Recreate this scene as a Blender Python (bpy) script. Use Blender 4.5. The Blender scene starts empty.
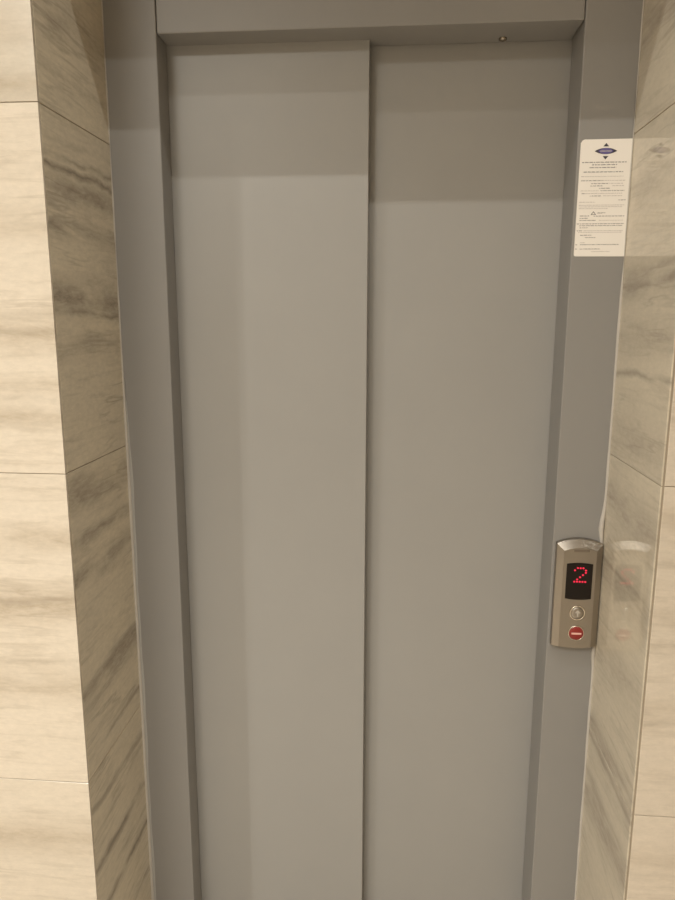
import bpy, bmesh, math, random
from mathutils import Vector, Matrix

random.seed(7)
scene = bpy.context.scene
COL = scene.collection

# ------------------------------------------------------------------ measured layout (metres)
XR = 0.9975          # recess runs from X = 0 to X = XR
P = 0.277            # depth of the steel frame face behind the front wall (Y = 0)
XJL, XJR = 0.1038, 0.8968   # inner edges of the frame uprights
Q, R_ = 0.3387, 0.3757      # faces of the near and the far door panel
ZH = 1.995           # underside of the frame header
ZL = 2.18            # underside of the stone lintel
XS = 0.5063          # leading edge of the near door panel
CEIL = 2.9
LX0, LX1, LY0 = -2.0, 3.0, -3.4   # lobby extents

# ------------------------------------------------------------------ small helpers
def link(o, parent=None):
    COL.objects.link(o)
    if parent is not None:
        o.parent = parent
    return o

def obj(name, bm, mat, parent=None, smooth=False, mats=None):
    me = bpy.data.meshes.new(name)
    bmesh.ops.recalc_face_normals(bm, faces=bm.faces[:])
    bm.to_mesh(me); bm.free()
    for m in (mats or [mat]):
        me.materials.append(m)
    if smooth:
        for p in me.polygons: p.use_smooth = True
    o = bpy.data.objects.new(name, me)
    return link(o, parent)

def tag(o, label=None, cat=None, kind=None, group=None):
    if label: o['label'] = label
    if cat: o['category'] = cat
    if kind: o['kind'] = kind
    if group: o['group'] = group
    return o

def empty(name, loc):
    e = bpy.data.objects.new(name, None)
    e.empty_display_size = 0.05
    e.location = loc
    return link(e)

def box(bm, x0, x1, y0, y1, z0, z1, bev=0.0, seg=1, mi=0):
    vs = [bm.verts.new((x, y, z)) for x in (x0, x1) for y in (y0, y1) for z in (z0, z1)]
    idx = [(0,1,3,2),(4,6,7,5),(0,4,5,1),(2,3,7,6),(0,2,6,4),(1,5,7,3)]
    fs = [bm.faces.new([vs[i] for i in f]) for f in idx]
    for f in fs: f.material_index = mi
    bmesh.ops.recalc_face_normals(bm, faces=fs)
    if bev > 0:
        es = list({e for f in fs for e in f.edges})
        r = bmesh.ops.bevel(bm, geom=es, offset=bev, segments=seg, profile=0.5, affect='EDGES', clamp_overlap=True)
        for f in r['faces']: f.material_index = mi
    return fs

def tube(bm, pts, rad, n=10, squash=1.0):
    rings = []
    for i, (x, y, z) in enumerate(pts):
        r = rad[i] if isinstance(rad, list) else rad
        rings.append([bm.verts.new((x + r*math.cos(2*math.pi*k/n), y + r*squash*math.sin(2*math.pi*k/n), z)) for k in range(n)])
    for a, b in zip(rings, rings[1:]):
        for k in range(n):
            bm.faces.new((a[k], a[(k+1) % n], b[(k+1) % n], b[k]))
    bm.faces.new(rings[0][::-1]); bm.faces.new(rings[-1])

def prism_xz(bm, loop, y0, y1):
    """closed loop of (x, z), extruded from y0 (front) to y1 (back)"""
    a = [bm.verts.new((x, y0, z)) for x, z in loop]
    b = [bm.verts.new((x, y1, z)) for x, z in loop]
    bm.faces.new(a)
    bm.faces.new(b[::-1])
    n = len(loop)
    for i in range(n):
        bm.faces.new((a[i], b[i], b[(i+1) % n], a[(i+1) % n]))

def loft_xz(bm, loops):
    """loops: list of (list of (x, z), y) from back to front; the last one is capped"""
    rings = [[bm.verts.new((x, y, z)) for x, z in lp] for lp, y in loops]
    n = len(rings[0])
    for a, b in zip(rings, rings[1:]):
        for i in range(n):
            bm.faces.new((a[i], a[(i+1) % n], b[(i+1) % n], b[i]))
    bm.faces.new(rings[0][::-1]); bm.faces.new(rings[-1])

# ------------------------------------------------------------------ node helpers
def mat_new(name):
    m = bpy.data.materials.new(name); m.use_nodes = True
    nt = m.node_tree
    return m, nt, nt.nodes['Principled BSDF']

def N(nt, typ, **kw):
    n = nt.nodes.new(typ)
    for k, v in kw.items(): setattr(n, k, v)
    return n

def math_(nt, op, a, b=None, clamp=False):
    n = N(nt, 'ShaderNodeMath', operation=op); n.use_clamp = clamp
    for i, v in enumerate((a, b)):
        if v is None: continue
        if isinstance(v, (int, float)): n.inputs[i].default_value = v
        else: nt.links.new(v, n.inputs[i])
    return n.outputs[0]

def mixc(nt, fac, a, b, blend='MIX'):
    n = N(nt, 'ShaderNodeMix', data_type='RGBA', blend_type=blend)
    for s, v in ((n.inputs[0], fac), (n.inputs[6], a), (n.inputs[7], b)):
        if isinstance(v, (int, float)): s.default_value = v
        elif isinstance(v, tuple): s.default_value = (*v, 1)
        else: nt.links.new(v, s)
    return n.outputs[2]

def simple(name, col, rough, metal=0.0, noise=0.0, nscale=40, coat=0.0, bump=0.0):
    m, nt, b = mat_new(name)
    b.inputs['Roughness'].default_value = rough
    b.inputs['Metallic'].default_value = metal
    b.inputs['Coat Weight'].default_value = coat
    if noise > 0 or bump > 0:
        tc = N(nt, 'ShaderNodeTexCoord')
        nz = N(nt, 'ShaderNodeTexNoise'); nz.inputs['Scale'].default_value = nscale
        nz.inputs['Detail'].default_value = 4
        nt.links.new(tc.outputs['Object'], nz.inputs['Vector'])
        c0 = tuple(c*(1-noise) for c in col); c1 = tuple(min(1, c*(1+noise)) for c in col)
        nt.links.new(mixc(nt, nz.outputs['Fac'], c0, c1), b.inputs['Base Color'])
        if bump > 0:
            bp = N(nt, 'ShaderNodeBump'); bp.inputs['Strength'].default_value = bump
            bp.inputs['Distance'].default_value = 0.001
            nt.links.new(nz.outputs['Fac'], bp.inputs['Height'])
            nt.links.new(bp.outputs['Normal'], b.inputs['Normal'])
    else:
        b.inputs['Base Color'].default_value = (*col, 1)
    return m

def emit(name, col, strength):
    m, nt, b = mat_new(name)
    b.inputs['Base Color'].default_value = (col[0]*.3, col[1]*.3, col[2]*.3, 1)
    b.inputs['Emission Color'].default_value = (*col, 1)
    b.inputs['Emission Strength'].default_value = strength
    return m

CREAM = (0.73, 0.645, 0.535)
VEIN = (0.38, 0.32, 0.245)
GREY = (0.53, 0.47, 0.38)

def stone(name, bands, lines, cream=CREAM, vein=VEIN, greyv=GREY, rough=0.12, broad=0.45, warp=1.0, gloss=0.5, layer=1.1, patch=1.0, bandc=None, crinkle=.30, speck=.28):
    """polished vein-cut stone tile. bands: broad tone bands (z, half, strength); lines: thin veins (z, half, strength)"""
    m, nt, b = mat_new(name)
    L = nt.links
    uv = N(nt, 'ShaderNodeUVMap', uv_map='stone')
    seed = N(nt, 'ShaderNodeAttribute', attribute_name='tile_seed')
    sep = N(nt, 'ShaderNodeSeparateXYZ'); L.new(uv.outputs[0], sep.inputs[0])
    u, v = sep.outputs[0], sep.outputs[1]
    su = math_(nt, 'MULTIPLY', seed.outputs['Fac'], 37.0)
    def nz(su_, sv_, off=0.0, detail=3, rough_=0.5, distort=0.0):
        cb = N(nt, 'ShaderNodeCombineXYZ')
        L.new(math_(nt, 'MULTIPLY', u, su_), cb.inputs[0])
        L.new(math_(nt, 'MULTIPLY', v, sv_), cb.inputs[1])
        L.new(math_(nt, 'ADD', su, off), cb.inputs[2])
        n = N(nt, 'ShaderNodeTexNoise'); n.inputs['Scale'].default_value = 1.0
        n.inputs['Detail'].default_value = detail; n.inputs['Roughness'].default_value = rough_
        n.inputs['Distortion'].default_value = distort
        L.new(cb.outputs[0], n.inputs['Vector'])
        return n.outputs['Fac']
    w1 = math_(nt, 'MULTIPLY', math_(nt, 'SUBTRACT', nz(2.6, 3.0, 1.0, 2), 0.5), 0.05*warp)
    w2 = math_(nt, 'MULTIPLY', math_(nt, 'SUBTRACT', nz(16, 30, 5.0, 4, 0.6), 0.5), 0.017*warp)
    vw = math_(nt, 'ADD', v, math_(nt, 'ADD', w1, w2))
    t = math_(nt, 'DIVIDE', math_(nt, 'ADD', vw, 0.0), 2.4)
    def ramp(lst, ext=1.0):
        r = N(nt, 'ShaderNodeValToRGB'); cr = r.color_ramp; cr.interpolation = 'LINEAR'
        pts = []
        for z, h, s in sorted(lst):
            pts += [((z-h)/2.4, 0.0), (z/2.4, s), ((z+h)/2.4, 0.0)]
        pts = [p for p in pts if 0.001 < p[0] < 0.999]
        out = []
        for p in sorted(pts):
            if out and p[0]-out[-1][0] < 1e-5: continue
            out.append(p)
        out = out[:32]
        while len(cr.elements) > 1: cr.elements.remove(cr.elements[0])
        cr.elements[0].position = out[0][0]; cr.elements[0].color = (out[0][1],)*3 + (1,)
        for p, s in out[1:]:
            e = cr.elements.new(p); e.color = (s, s, s, 1)
        L.new(t, r.inputs[0])
        return r.outputs[0]
    base = mixc(nt, math_(nt, 'MULTIPLY', nz(3, 9, 9.0, 4), broad, True), cream, greyv)
    tone = N(nt, 'ShaderNodeAttribute', attribute_name='tile_tone')
    base = mixc(nt, math_(nt, 'MULTIPLY', tone.outputs['Fac'], math_(nt, 'ADD', nz(6, 16, 61.0, 4, 0.6), 0.4), True), base, greyv)
    # very faint close-set layering everywhere
    lay = math_(nt, 'MULTIPLY', math_(nt, 'SUBTRACT', nz(5.0, 48, 13.0, 5, 0.65, 0.8), 0.53, True), layer, True)
    base = mixc(nt, lay, base, vein)
    clump = math_(nt, 'MULTIPLY', math_(nt, 'SUBTRACT', nz(7*patch, 17, 27.0, 2, 0.5, 0.3), 0.30, True), 4.0, True)
    fine = math_(nt, 'MULTIPLY', math_(nt, 'SUBTRACT', nz(26, 95, 21.0, 5, 0.7, 0.8), 0.30, True), 2.4, True)
    mot = math_(nt, 'MULTIPLY', clump, math_(nt, 'ADD', math_(nt, 'MULTIPLY', fine, 0.7), 0.3), True)
    if bands:
        bf = math_(nt, 'MULTIPLY', ramp(bands), math_(nt, 'ADD', math_(nt, 'MULTIPLY', mot, 0.85), 0.15), True)
        base = mixc(nt, bf, base, bandc or vein)
    if lines:
        brk = math_(nt, 'MULTIPLY', math_(nt, 'SUBTRACT', nz(7, 20, 33.0, 3, 0.6), 0.33, True), 4.0, True)
        lf = math_(nt, 'MULTIPLY', ramp(lines), brk, True)
        base = mixc(nt, lf, base, tuple(c*0.8 for c in vein))
    rid = math_(nt, 'ABSOLUTE', math_(nt, 'SUBTRACT', nz(3.0, 26, 41.0, 3, 0.55, 0.3), 0.5))
    rid = math_(nt, 'SUBTRACT', 1.0, math_(nt, 'MULTIPLY', rid, 24.0), True)
    gate = math_(nt, 'MULTIPLY', math_(nt, 'SUBTRACT', nz(5, 11, 47.0, 2), 0.46, True), 5.0, True)
    base = mixc(nt, math_(nt, 'MULTIPLY', math_(nt, 'MULTIPLY', rid, gate), crinkle, True), base, tuple(c*.85 for c in vein))
    spk = nz(60, 130, 55.0, 4, 0.7)
    spk = math_(nt, 'ADD', math_(nt, 'MULTIPLY', math_(nt, 'SUBTRACT', spk, 0.5), speck), 1.0)
    cmb = N(nt, 'ShaderNodeCombineColor')
    for i_ in range(3): L.new(spk, cmb.inputs[i_])
    base = mixc(nt, 1.0, base, cmb.outputs[0], 'MULTIPLY')
    L.new(base, b.inputs['Base Color'])
    b.inputs['Roughness'].default_value = rough
    b.inputs['Specular IOR Level'].default_value = gloss
    return m

# ------------------------------------------------------------------ materials
M = {}
M['stone_left'] = stone('stone_front_left',
    [(1.90, .06, .85), (1.825, .035, .95), (1.62, .04, .8), (1.43, .055, 1.0), (1.36, .035, .8), (1.305, .03, .95),
     (1.085, .035, .95), (.955, .055, 1.0), (.80, .06, .85), (.47, .06, .8)],
    [(1.695, .004, .35), (1.655, .004, .45), (1.468, .005, .8), (1.447, .006, .8), (1.335, .005, .7), (1.287, .008, .8), (1.13, .004, .45), (.962, .007, 1.0), (.845, .004, .5), (.455, .005, .6)],
    broad=.42, layer=1.7, patch=.5, bandc=(.43, .35, .255), rough=.22, vein=(.40, .325, .24))
M['stone_right'] = stone('stone_front_right',
    [(1.145, .035, .7), (.975, .03, .45), (.80, .03, .45), (.50, .05, .45)],
    [(1.11, .006, .9), (.81, .004, .5), (.775, .006, .7), (.48, .004, .5)], broad=.35, layer=1.5, patch=.5, bandc=(.43, .35, .255), rough=.22, vein=(.40, .325, .24), cream=(.75,.655,.54))
M['stone_recess_left'] = stone('stone_recess_left',
    [(1.95, .06, .5), (1.68, .04, 1.0), (1.625, .03, .8), (1.50, .055, 1.0), (1.415, .04, .6), (1.14, .07, .8), (1.065, .035, 1.0), (.99, .03, .9), (.87, .06, .8), (.79, .08, 1.0)],
    [(1.86, .006, .6), (1.765, .005, .8), (1.735, .005, .7), (1.715, .007, .9), (1.47, .008, .9), (1.10, .003, .6), (.64, .008, .7), (.53, .010, .9), (.40, .014, 1.0), (.30, .014, 1.0)],
    cream=(.74,.645,.485), vein=(.235,.19,.14), broad=.75, warp=1.5, rough=.15, layer=1.5, crinkle=.38, speck=.42)
M['stone_recess_right'] = stone('stone_recess_right',
    [(1.96, .07, .8), (1.69, .04, .5), (1.535, .045, .9), (1.43, .05, .5), (1.25, .05, .5), (1.11, .07, .75), (.97, .06, .7), (.80, .06, .6), (.60, .07, .95), (.46, .06, .8)],
    [(1.56, .006, .8), (1.53, .006, .7), (1.505, .006, .7), (1.405, .004, .4), (1.36, .009, .6), (1.235, .004, .4), (.985, .006, .5), (.63, .009, .7), (.58, .008, .6), (.50, .009, .6)],
    cream=(.70,.62,.485), vein=(.31,.26,.205), broad=.55, warp=1.1, rough=.045, gloss=.52, layer=1.6)
M['stone_plain'] = stone('stone_plain', [(.4, .2, .4), (.9, .1, .4), (1.5, .15, .4), (2.0, .1, .4)], [(.7, .005, .5), (1.3, .006, .5), (1.75, .005, .5)])
M['grout'] = simple('grout', (.36, .30, .225), .9, noise=.1)
M['paint'] = simple('grey_paint', (.272, .260, .246), .42, noise=.03, nscale=9)
M['paint_door'] = simple('grey_door_paint', (.33, .318, .30), .40, noise=.03, nscale=7)
M['gap'] = simple('dark_gap', (.03, .028, .025), .8)
M['sealant'] = simple('sealant', (.52, .48, .43), .35, noise=.08, nscale=60)
M['smear'] = simple('sealant_smear', (.40, .385, .365), .35)
M['steel'] = simple('satin_steel', (.37, .335, .295), .36, metal=1.0, noise=.04, nscale=25)
M['steel_polish'] = simple('polished_steel', (.72, .66, .58), .14, metal=1.0)
M['screw'] = simple('screw_metal', (.32, .28, .23), .22, metal=1.0)
M['arrow'] = simple('arrow_light', (.50, .45, .39), .4)
M['screen'] = simple('black_screen', (.012, .008, .006), .22)
M['screen'].node_tree.nodes['Principled BSDF'].inputs['Specular IOR Level'].default_value = .25
M['led'] = emit('red_led', (1.0, .02, .075), .8)
M['led_halo'] = emit('dim_red_led', (.5, .0, .015), .35)
M['red'] = simple('red_button', (.27, .024, .019), .38)
M['pale'] = simple('pale_button_bar', (.80, .47, .40), .4)
M['slot'] = simple('slot_dark', (.16, .125, .09), .6)
M['paper'] = simple('paper', (.90, .85, .79), .45, noise=.012, nscale=30)
M['ink'] = simple('ink', (.16, .14, .15), .6)
M['ink_grey'] = simple('ink_grey', (.25, .22, .21), .6)
M['ink_pale'] = simple('ink_pale', (.50, .45, .42), .6)
M['ink_blue'] = simple('ink_blue', (.13, .105, .30), .5)
M['ink_dark'] = simple('ink_logo_dark', (.05, .045, .06), .5)
M['white'] = simple('ceiling_white', (.80, .77, .72), .8, noise=.02)
M['floor'] = stone('stone_floor', [(.5, .4, .4), (1.5, .4, .4)], [], rough=.15)

# ------------------------------------------------------------------ tiled walls
def tiled(name, mat, origin, ax_u, ax_v, nrm, urange, vrange, ujoints, vjoints, tones=(0, 0, 0, 0, 0), thick=0.009, gap=0.0016, bev=0.0007, backing=0.06, arris=()):
    """tiles cut by joint lists; each tile a bevelled slab of the ONE wall mesh. nrm points out of the wall.
    origin is on the tile face; u, v are metres along ax_u, ax_v; stone UVs are (u, height)"""
    bm = bmesh.new()
    uvl = bm.loops.layers.uv.new('stone')
    colr = bm.faces.layers.float.new('tile_seed_f')
    O, U, V, Nn = Vector(origin), Vector(ax_u), Vector(ax_v), Vector(nrm)
    us = [urange[0]] + [j for j in ujoints if urange[0] < j < urange[1]] + [urange[1]]
    vs = [vrange[0]] + [j for j in vjoints if vrange[0] < j < vrange[1]] + [vrange[1]]
    tone_l = bm.faces.layers.float.new('tile_tone_f')
    for a, b_ in zip(us, us[1:]):
        for c, d in zip(vs, vs[1:]):
            g0 = gap/2 if a != us[0] else 0; g1 = gap/2 if b_ != us[-1] else 0
            h0 = gap/2 if c != vs[0] else 0; h1 = gap/2 if d != vs[-1] else 0
            n0 = len(bm.faces)
            x0, x1, y0, y1 = a+g0, b_-g1, c+h0, d-h1
            bmt = bmesh.new()
            box(bmt, x0, x1, -thick, 0.0, y0, y1)
            es = [e for e in bmt.edges if all(abs(v.co.y) < 1e-6 for v in e.verts)]
            bmesh.ops.bevel(bmt, geom=es, offset=bev, segments=1, affect='EDGES')
            mp = {}
            seed = random.random()
            for v in bmt.verts:
                mp[v] = bm.verts.new(O + U*v.co.x + Nn*v.co.y + V*v.co.z)
            for f in bmt.faces:
                nf = bm.faces.new([mp[v] for v in f.verts])
                for lp, ov in zip(nf.loops, f.verts):
                    lp[uvl].uv = (ov.co.x, (O + U*ov.co.x + V*ov.co.z).z if abs(V.z) > .5 else ov.co.z)
                nf[colr] = seed; nf[tone_l] = tones[min(vs.index(c), len(tones)-1)]
            bmt.free()
    # grout bed and wall core behind the tiles
    bmt = bmesh.new()
    box(bmt, urange[0]+.001, urange[1]-.001, -backing, -0.0016, vrange[0]+.001, vrange[1]-.001)
    mp = {v: bm.verts.new(O + U*v.co.x + Nn*v.co.y + V*v.co.z) for v in bmt.verts}
    for f in bmt.faces:
        nf = bm.faces.new([mp[v] for v in f.verts]); nf.material_index = 1
    bmt.free()
    me = bpy.data.meshes.new(name)
    bmesh.ops.recalc_face_normals(bm, faces=bm.faces[:])
    sv = [(f[colr], f[tone_l]) for f in bm.faces]
    bm.to_mesh(me); bm.free()
    at = me.attributes.new('tile_seed', 'FLOAT', 'FACE')
    for i, s in enumerate(sv): at.data[i].value = s[0]
    at = me.attributes.new('tile_tone', 'FLOAT', 'FACE')
    for i, s in enumerate(sv): at.data[i].value = s[1]
    for nm in ('tile_seed_f', 'tile_tone_f'): me.attributes.remove(me.attributes[nm])
    me.materials.append(mat); me.materials.append(M['grout'])
    o = link(bpy.data.objects.new(name, me))
    o['kind'] = 'structure'
    return o

VJ = [0.6, 1.2, 1.8, 2.4]
JT = 0.0074     # the recess tiles start this far behind the front face (mitre joint)
w = tiled('wall_left', M['stone_left'], (0,0,0), (1,0,0), (0,0,1), (0,-1,0), (LX0, 0.0), (0, CEIL), [-1.2], VJ, tones=(.12, 0, 0, .75, .3), thick=.005, bev=.0004)
w['label'] = 'cream vein-cut stone wall left of the elevator recess'
w = tiled('wall_right', M['stone_right'], (0,0,0), (1,0,0), (0,0,1), (0,-1,0), (XR+.0058, LX1), (0, CEIL), [XR+1.2], VJ, tones=(0, .1, .1, .2, 0), bev=.0005)
w['label'] = 'cream vein-cut stone wall right of the elevator recess'
w = tiled('wall_lintel', M['stone_plain'], (0,0,0), (1,0,0), (0,0,1), (0,-1,0), (0.001, XR-.001), (ZL, CEIL), [], [2.4])
w['label'] = 'cream stone lintel above the elevator recess'
w = tiled('wall_recess_left', M['stone_recess_left'], (0,0,0), (0,1,0), (0,0,1), (1,0,0), (JT, P+.16), (0, ZL), [], VJ)
w['label'] = 'veined polished stone side of the recess, left of the doors'
w = tiled('wall_recess_right', M['stone_recess_right'], (XR,0,0), (0,1,0), (0,0,1), (-1,0,0), (.0008, P+.16), (0, ZL), [], VJ, thick=.0024, backing=.05)
w['label'] = 'veined polished stone side of the recess beside the call panel'
w = tiled('wall_recess_top', M['stone_plain'], (0,0,ZL), (1,0,0), (0,1,0), (0,0,-1), (0.001, XR-.001), (JT, P+.1), [], [])

# rest of the lobby
w = tiled('wall_far_left', M['stone_plain'], (LX0,0,0), (0,1,0), (0,0,1), (1,0,0), (LY0, -.001), (0, CEIL), [-1.2,-2.4], VJ)
w = tiled('wall_far_right', M['stone_plain'], (LX1,0,0), (0,1,0), (0,0,1), (-1,0,0), (LY0, -.001), (0, CEIL), [-1.2,-2.4], VJ)
w = tiled('wall_back', M['stone_plain'], (0,LY0,0), (1,0,0), (0,0,1), (0,1,0), (LX0+.001, LX1-.001), (0, CEIL), [-1.2,0,1.2,2.4], VJ)
w = tiled('floor', M['floor'], (0,0,0), (1,0,0), (0,1,0), (0,0,1), (LX0, LX1), (LY0, 0.6), [-1.5,-.9,-.3,.3,.9,1.5,2.1,2.7], [-3,-2.4,-1.8,-1.2,-.6])
bm = bmesh.new(); box(bm, LX0, LX1, LY0, 0.0, CEIL, CEIL+.08)
tag(obj('ceiling', bm, M['white']), kind='structure')

# ------------------------------------------------------------------ elevator door frame
fr = tag(empty('trim_1', (XR/2, P, 0)), 'grey painted steel frame around the elevator doors', 'door frame', kind='structure')
fr.matrix_world  # frame parts use world coordinates: undo the parent offset below
def fobj(name, bm, mat, smooth=False, root=fr):
    o = obj(name, bm, mat, root, smooth)
    o.matrix_parent_inverse = Matrix.Translation(-Vector(root.location))
    return o
BEV = 0.0022
D_END = R_ + 0.05
bm = bmesh.new()
box(bm, 0.0012, XJL, P, Q-.0025, 0, ZL-.001, BEV, 3)
fobj('jamb', bm, M['paint'])
bm = bmesh.new()
box(bm, XJR, XR-.0012, P, R_-.0025, 0, ZL-.001, BEV, 3)
fobj('jamb', bm, M['paint'])
bm = bmesh.new()
box(bm, XJL+.0012, XJR-.0012, P+.0004, R_-.003, ZH, ZL-.001, BEV, 3)
# the header's underside steps up over the near panel's track
fobj('header', bm, M['paint'])
bm = bmesh.new()
# screw in the header's underside
c = (0.7615, 0.351)
loft = []
for r, dz in ((.0078, 0), (.0078, -.0026), (.0062, -.0046), (.0030, -.0058)):
    loft.append([bm.verts.new((c[0]+r*math.cos(2*math.pi*k/14), c[1]+r*math.sin(2*math.pi*k/14), ZH+dz)) for k in range(14)])
for a, b_ in zip(loft, loft[1:]):
    for k in range(14): bm.faces.new((a[k], a[(k+1)%14], b_[(k+1)%14], b_[k]))
bm.faces.new(loft[-1])
s = fobj('screw', bm, M['screw'], True); s['label'] = 'small shiny screw under the header'

# sealant beads where the frame meets the stone
def bead(xc, side, prof):
    bm = bmesh.new(); pts = []; rad = []
    z = 0.0; k = 0
    while z <= ZL-.004:
        r, dx = prof(z)
        pts.append((xc + side*dx, P - .0004, z)); rad.append(r)
        z += .012
    tube(bm, pts, rad, 10)
    return fobj('sealant_bead', bm, M['sealant'], True)
def prof_l(z):
    t = max(0, min(1, (1.45-z)/.25))
    return .0013 + .0023*t + .0004*math.sin(z*31)+.0002*math.sin(z*97), .0012
b1 = bead(0.0, 1, prof_l); b1['label'] = 'thin pale sealant bead'
def prof_r(z):
    g = math.exp(-((z-1.045)/.035)**2); g2 = math.exp(-((z-.765)/.02)**2)
    return 0.0027 - .0015*max(0, min(1, (z-1.5)/.08)) + .0004*math.sin(z*23)+.0002*math.sin(z*71) + .0030*g + .0020*g2, .0012 + .0045*g + .002*g2
b2 = bead(XR, -1, prof_r); b2['label'] = 'pale lumpy sealant bead'
# flat smear of sealant on the face of the left upright
bm = bmesh.new()
rows = []
z = 0.02
while z < 1.36:
    x1 = .0085 + .0009*math.sin(z*13) + .0005*math.sin(z*41)
    t = min(1, (1.36-z)/.2)
    rows.append([bm.verts.new((x, y, z)) for x, y in ((.0035, P), (.0055, P-.0002), (.0035+(x1-.0035)*t, P-.0012*t-.0001), (.0035+(x1-.0035)*t+.0013, P+.0002))])
    z += .02
for a, b_ in zip(rows, rows[1:]):
    for k in range(3): bm.faces.new((a[k], a[k+1], b_[k+1], b_[k]))
fobj('sealant_smear', bm, M['smear'], True)

# ------------------------------------------------------------------ the two sliding panels
def door(name, x0, x1, y0, th, z1, label):
    bm = bmesh.new(); box(bm, x0, x1, y0, y0+th, .006, z1, .0018, 3)
    return tag(obj(name, bm, M['paint_door']), label, 'elevator door', kind='structure')
door('door_1', XJL-.03, XS, Q, .028, ZH+.03, 'left grey elevator door panel, standing in front of the other')
door('door_2', XS-.04, XJR+.05, R_, .028, ZH+.03, 'right grey elevator door panel, set back behind the left one')
# sill and shaft behind
bm = bmesh.new(); box(bm, 0, XR, P+.2, P+.24, 0, CEIL)
tag(obj('wall_shaft', bm, M['gap']), kind='structure')

# ------------------------------------------------------------------ call panel
CX = 0.9488
def arch_loop(hw, zb, zs, zt, drop=0.0, n=12):
    """bottom gently bowed, straight sides, arched top"""
    lp = []
    for k in range(n+1):
        t = -1 + 2*k/n; lp.append((CX + hw*t, zb - drop*(1-t*t)))
    for k in range(n+1):
        t = 1 - 2*k/n; lp.append((CX + hw*t, zs + (zt-zs)*(1-t*t)))
    return lp
cp = tag(empty('call_panel', (CX, P, .7868)), 'brushed steel elevator call panel with red 2 display, on the right upright beside the stone', 'call panel')
def cobj(name, bm, mat, smooth=False, parent=cp):
    o = obj(name, bm, mat, parent, smooth)
    o.matrix_parent_inverse = Matrix.Translation(-Vector(cp.location)) if parent is cp else Matrix.Identity(4)
    return o
bm = bmesh.new()
YF = P - .021
loft_xz(bm, [(arch_loop(.0462, .7895, 1.0135, 1.0240, .0030), P - .0003),
             (arch_loop(.0462, .7895, 1.0135, 1.0240, .0030), P - .0115),
             (arch_loop(.0454, .7901, 1.0127, 1.0231, .0030), P - .0127),
             (arch_loop(.0335, .7910, 1.0020, 1.0088, .0030), YF + .0008),
             (arch_loop(.0325, .7916, 1.0010, 1.0077, .0030), YF)])
cobj('face_plate', bm, M['steel'])
# slot near the top
bm = bmesh.new()
prism_xz(bm, [(.9355, .9985), (.9665, .9992), (.9665, 1.0045), (.9355, 1.0038)], YF-.0003, YF+.002)
cobj('badge_slot', bm, M['slot'])['label'] = 'dull brown nameplate slot'
# display
bm = bmesh.new()
def disp(hw, zb, zs, bow, cx=.9490):
    lp = []
    for k in range(9):
        t = -1+2*k/8; lp.append((cx+hw*t, zb - bow*(1-t*t)))
    for k in range(9):
        t = 1-2*k/8; lp.append((cx+hw*t, zs + bow*(1-t*t)))
    return lp
DX = .9490
prism_xz(bm, disp(.0262, .8985, .9735, .0025), YF-.0006, YF+.003)
ds = cobj('display_screen', bm, M['screen']); ds['label'] = 'dark display window'
pat = [".XXX.", "X...X", "....X", "...X.", "..X..", ".X...", "XXXXX"]
bm = bmesh.new()
gx, gz, ps = .9505, .9502, .0049
def disc(bm, x, z, r, y0, y1, n=10):
    prism_xz(bm, [(x+r*math.cos(2*math.pi*k/n), z+r*math.sin(2*math.pi*k/n)) for k in range(n)], y0, y1)
for j, row in enumerate(pat):
    for i, ch in enumerate(row):
        if ch == 'X':
            disc(bm, gx+(i-2)*ps*1.12, gz+(3-j)*ps, .00205, YF-.0010, YF-.0002)
dg = cobj('digit', bm, M['led'], parent=ds)
dg['label'] = 'glowing red dot-matrix digit 2'
# buttons
def round_btn(z, x, mat, r=.0135):
    bm = bmesh.new()
    rings = []
    for rr, y in ((r, YF+.002), (r, YF-.0022), (r*.93, YF-.0032), (r*.6, YF-.0036), (r*.2, YF-.0037)):
        rings.append(([(x+rr*math.cos(2*math.pi*k/28), z+rr*math.sin(2*math.pi*k/28)) for k in range(28)], y))
    loft_xz(bm, rings)
    return bm
def ring(z, x, r0, r1, dy):
    bm = bmesh.new()
    n = 32
    prof = [(r0, 0.001), (r0, -dy*.7), (r0+(r1-r0)*.35, -dy), (r0+(r1-r0)*.7, -dy*.8), (r1, 0.0005)]
    rg = [[bm.verts.new((x+r*math.cos(2*math.pi*k/n), YF+y, z+r*math.sin(2*math.pi*k/n))) for k in range(n)] for r, y in prof]
    for a, b_ in zip(rg, rg[1:]):
        for k in range(n): bm.faces.new((a[k], a[(k+1)%n], b_[(k+1)%n], b_[k]))
    return bm
UX, UZ = .9500, .8672
ub = cobj('call_button', round_btn(UZ, UX, M['steel'], .0128), M['steel'], True); ub['label'] = 'steel button with an up arrow'
cobj('button_ring', ring(UZ, UX, .0131, .0168, .0030), M['steel_polish'], True, ub)
bm = bmesh.new()
prism_xz(bm, [(UX-.0014, UZ-.0065), (UX+.0014, UZ-.0065), (UX+.0014, UZ+.0008), (UX+.0060, UZ+.0008), (UX, UZ+.0075), (UX-.0060, UZ+.0008), (UX-.0014, UZ+.0008)], YF-.0046, YF-.0030)
cobj('up_arrow', bm, M['arrow'], False, ub)
RX, RZ = .9503, .8228
rb = cobj('call_button', round_btn(RZ, RX, M['red'], .0143), M['red'], True); rb['label'] = 'red round button with a pale bar'
cobj('button_ring', ring(RZ, RX, .0145, .0170, .0028), M['steel_polish'], True, rb)
bm = bmesh.new(); box(bm, RX-.0100, RX+.0100, YF-.0046, YF-.0030, RZ-.0019, RZ+.0019, .0004)
cobj('button_bar', bm, M['pale'], False, rb)

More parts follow.
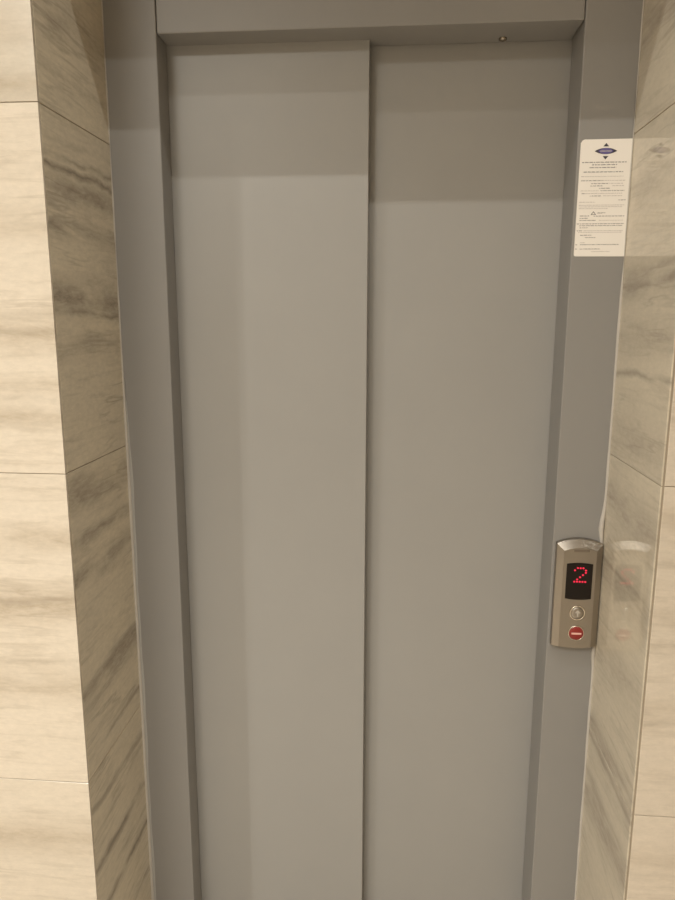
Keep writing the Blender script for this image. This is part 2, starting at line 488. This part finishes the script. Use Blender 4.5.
# ------------------------------------------------------------------ instruction notice
SX0, SX1, SZ0, SZ1 = .9024, .9971, 1.5825, 1.7922
YS = P - .0006
nt_ = tag(empty('paper_notice', ((SX0+SX1)/2, P, SZ0)), 'white printed elevator notice with a blue oval logo, stuck on the right upright', 'notice')
def nobj(name, bm, mat, parent=nt_):
    o = obj(name, bm, mat, parent)
    o.matrix_parent_inverse = Matrix.Translation(-Vector(nt_.location)) if parent is nt_ else Matrix.Identity(4)
    return o
bm = bmesh.new()
prism_xz(bm, [(SX0+.003, SZ0), (SX1, SZ0-.0004), (SX1, SZ1), (SX0+.007, SZ1-.0002), (SX0+.0035, SZ1-.0016), (SX0+.0002, SZ1-.0062), (SX0, SZ0+.003), (SX0+.0008, SZ0+.0008)], YS, P-.0001)
sheet = nobj('sheet', bm, M['paper'])
WU, HV = SX1-SX0, SZ1-SZ0
def sx(u): return SX0 + u*WU
def sz(v): return SZ1 - v*HV
# logo: a lens with two arrow heads
def lens(u0, u1, v, h, n=16):
    a = []
    for k in range(n+1):
        t = -1+2*k/n; a.append((sx((u0+u1)/2 + t*(u1-u0)/2), sz(v) + h*HV*(1-abs(t)**2.2)))
    for k in range(1, n):
        t = 1-2*k/n; a.append((sx((u0+u1)/2 + t*(u1-u0)/2), sz(v) - h*HV*(1-abs(t)**2.2)))
    return a
bm = bmesh.new(); prism_xz(bm, lens(.275, .705, .100, .026), YS-.0002, YS+.0001)
lg = nobj('logo_lens', bm, M['ink_dark']); lg['label'] = 'dark pointed oval of the logo'
bm = bmesh.new(); prism_xz(bm, lens(.345, .635, .100, .0255), YS-.0003, YS)
nobj('logo_center', bm, M['ink_blue'], lg)
bm = bmesh.new()
for k in range(9):
    u = .385 + k*.024
    prism_xz(bm, [(sx(u), sz(.107)), (sx(u+.015), sz(.107)), (sx(u+.019), sz(.094)), (sx(u+.004), sz(.094))], YS-.0004, YS-.0001)
nobj('logo_lettering', bm, M['ink_pale'], lg)
bm = bmesh.new()
prism_xz(bm, [(sx(.435), sz(.062)), (sx(.545), sz(.062)), (sx(.49), sz(.033))], YS-.0002, YS+.0001)
nobj('logo_arrow', bm, M['ink_dark'])
bm = bmesh.new()
prism_xz(bm, [(sx(.435), sz(.142)), (sx(.49), sz(.171)), (sx(.545), sz(.142))], YS-.0002, YS+.0001)
nobj('logo_arrow', bm, M['ink_dark'])
# lines of small print: word-like runs of strokes, too small to read in the photo
def print_line(bm, u0, u1, v, h, dens=.85, rnd=random.Random(3)):
    u = u0
    while u < u1-.004:
        wl = rnd.choice([3, 4, 5, 6, 7, 8, 9])
        for k in range(wl):
            if u > u1: break
            wd = .0075*rnd.uniform(.7, 1.1)*h/.008
            hh = h*rnd.uniform(.7, 1.0)
            a, b_ = sx(u), sx(min(u+wd*dens, u1))
            prism_xz(bm, [(a, sz(v+h/2)), (b_, sz(v+h/2)), (b_, sz(v+h/2-hh)), (a, sz(v+h/2-hh))], YS-.00015, YS+.0001)
            u += wd*1.25
        u += .012*h/.008
bm = bmesh.new()
for u0, u1, v in ((.05, .90, .193), (.24, .72, .214), (.20, .71, .237), (.09, .85, .274)):
    print_line(bm, u0, u1, v, .0095)
nobj('heading_print', bm, M['ink'])
rows_ = ((.05, .46, .347), (.25, .58, .372), (.24, .47, .392), (.41, .62, .413), (.44, .90, .433), (.08, .15, .456), (.24, .46, .477), (.80, .93, .513),
                  (.07, .25, .648), (.34, .93, .650), (.07, .23, .668), (.07, .38, .687), (.02, .06, .716), (.08, .93, .716), (.07, .92, .732), (.08, .24, .750),
                  (.03, .14, .776), (.10, .32, .815), (.20, .40, .835), (.02, .055, .897), (.11, .86, .897), (.02, .055, .935), (.11, .50, .935))
for half in (rows_[:8], rows_[8:]):
    bm = bmesh.new()
    for u0, u1, v in half:
        print_line(bm, u0, u1, v, .0085)
    nobj('body_print', bm, M['ink_grey'])
bm = bmesh.new()
for u0, u1, v in ((.05, .86, .312), (.46, .90, .347), (.60, .86, .372), (.66, .88, .392), (.05, .40, .433), (.15, .86, .456), (.50, .86, .477), (.04, .10, .53), (.11, .35, .53),
                  (.04, .92, .556), (.04, .88, .570), (.04, .60, .585), (.40, .50, .625), (.45, .92, .687), (.16, .92, .776), (.06, .90, .790), (.11, .20, .880), (.34, .70, .958)):
    print_line(bm, u0, u1, v, .0065)
nobj('fine_print', bm, M['ink_pale'])
bm = bmesh.new()
def tri_outline(bm, uc, v0, v1, hw):
    o = [(sx(uc-hw), sz(v1)), (sx(uc+hw), sz(v1)), (sx(uc), sz(v0))]
    c = (sum(p[0] for p in o)/3, sum(p[1] for p in o)/3)
    i_ = [(c[0]+(p[0]-c[0])*.55, c[1]+(p[1]-c[1])*.55) for p in o]
    for k in range(3):
        prism_xz(bm, [o[k], o[(k+1)%3], i_[(k+1)%3], i_[k]], YS-.0002, YS+.0001)
tri_outline(bm, .33, .608, .640, .055)
print_line(bm, .41, .56, .622, .008)
nobj('warning_mark', bm, M['ink_grey'])

# ------------------------------------------------------------------ light: recessed ceiling spots, plus an added soft fill panel further back
WARM = (1.0, .985, .92)
def spot(x, y, energy, size=120, blend=1.0, rad=.005):
    ld = bpy.data.lights.new('ceiling_spot', 'SPOT'); ld.energy = energy; ld.color = WARM
    ld.spot_size = math.radians(size); ld.spot_blend = blend; ld.shadow_soft_size = rad
    o = bpy.data.objects.new('ceiling_spot', ld); o.location = (x, y, CEIL-.02)
    return link(o)
def panel(x, y, sx_, sy_, e):
    ld = bpy.data.lights.new('fill_panel', 'AREA'); ld.energy = e; ld.color = WARM
    ld.shape = 'RECTANGLE'; ld.size = sx_; ld.size_y = sy_
    o = bpy.data.objects.new('fill_panel', ld); o.location = (x, y, CEIL-.01)
    return link(o)
D1 = (CEIL-.02-ZL)/1.28; D2 = (CEIL-.02-ZL)/.82
LAMPS = [  # kind, x, y, energy, beam
    ('s', -.40, -D1, 22.5, 150), ('s', .55, -D1, 26.4, 150), ('s', .1, -D2, 17.5, 150), ('s', .1, -D2, 56, 75),  # the last, narrow beam is an extra added to brighten the lower doors
    ('p', -.7, -2.6, 45.6, 0), ('s', .2, -2.2, 113, 140), ('s', -1.1, -1.6, 123, 140),  # 'p' is an unseen fill lamp added behind the camera
]
for k_, x, y, e, sz_ in LAMPS:
    if e > 0:
        if k_ == 's': spot(x, y, e, sz_)
        else: panel(x, y, .9, .6, e)

world = bpy.data.worlds.new('world'); scene.world = world; world.use_nodes = True
world.node_tree.nodes['Background'].inputs[0].default_value = (.02, .018, .014, 1)

# ------------------------------------------------------------------ camera (solved from the tile joints and frame edges)
cd = bpy.data.cameras.new('camera'); cam = bpy.data.objects.new('camera', cd); link(cam)
fw = Vector((-0.08284638, 0.97870903, -0.18779007))
rt = Vector((0.99641706, 0.08456774, 0.00115907))
up = Vector((-0.01701537, 0.1870212, 0.98220851))
m = Matrix.Identity(4)
for i in range(3):
    m[i][0] = rt[i]; m[i][1] = up[i]; m[i][2] = -fw[i]
m[0][3], m[1][3], m[2][3] = 0.56891983, -1.13005589, 1.46783125
cam.matrix_world = m
cd.sensor_fit = 'VERTICAL'; cd.sensor_height = 36.0
cd.lens = 694.4745/900*36.0
cd.clip_start = .02
scene.camera = cam

vs_ = scene.view_settings
scene.display_settings.display_device = 'sRGB'
vs_.view_transform = 'Standard'; vs_.look = 'None'; vs_.exposure = 0.02; vs_.gamma = 1.0
vs_.use_curve_mapping = False
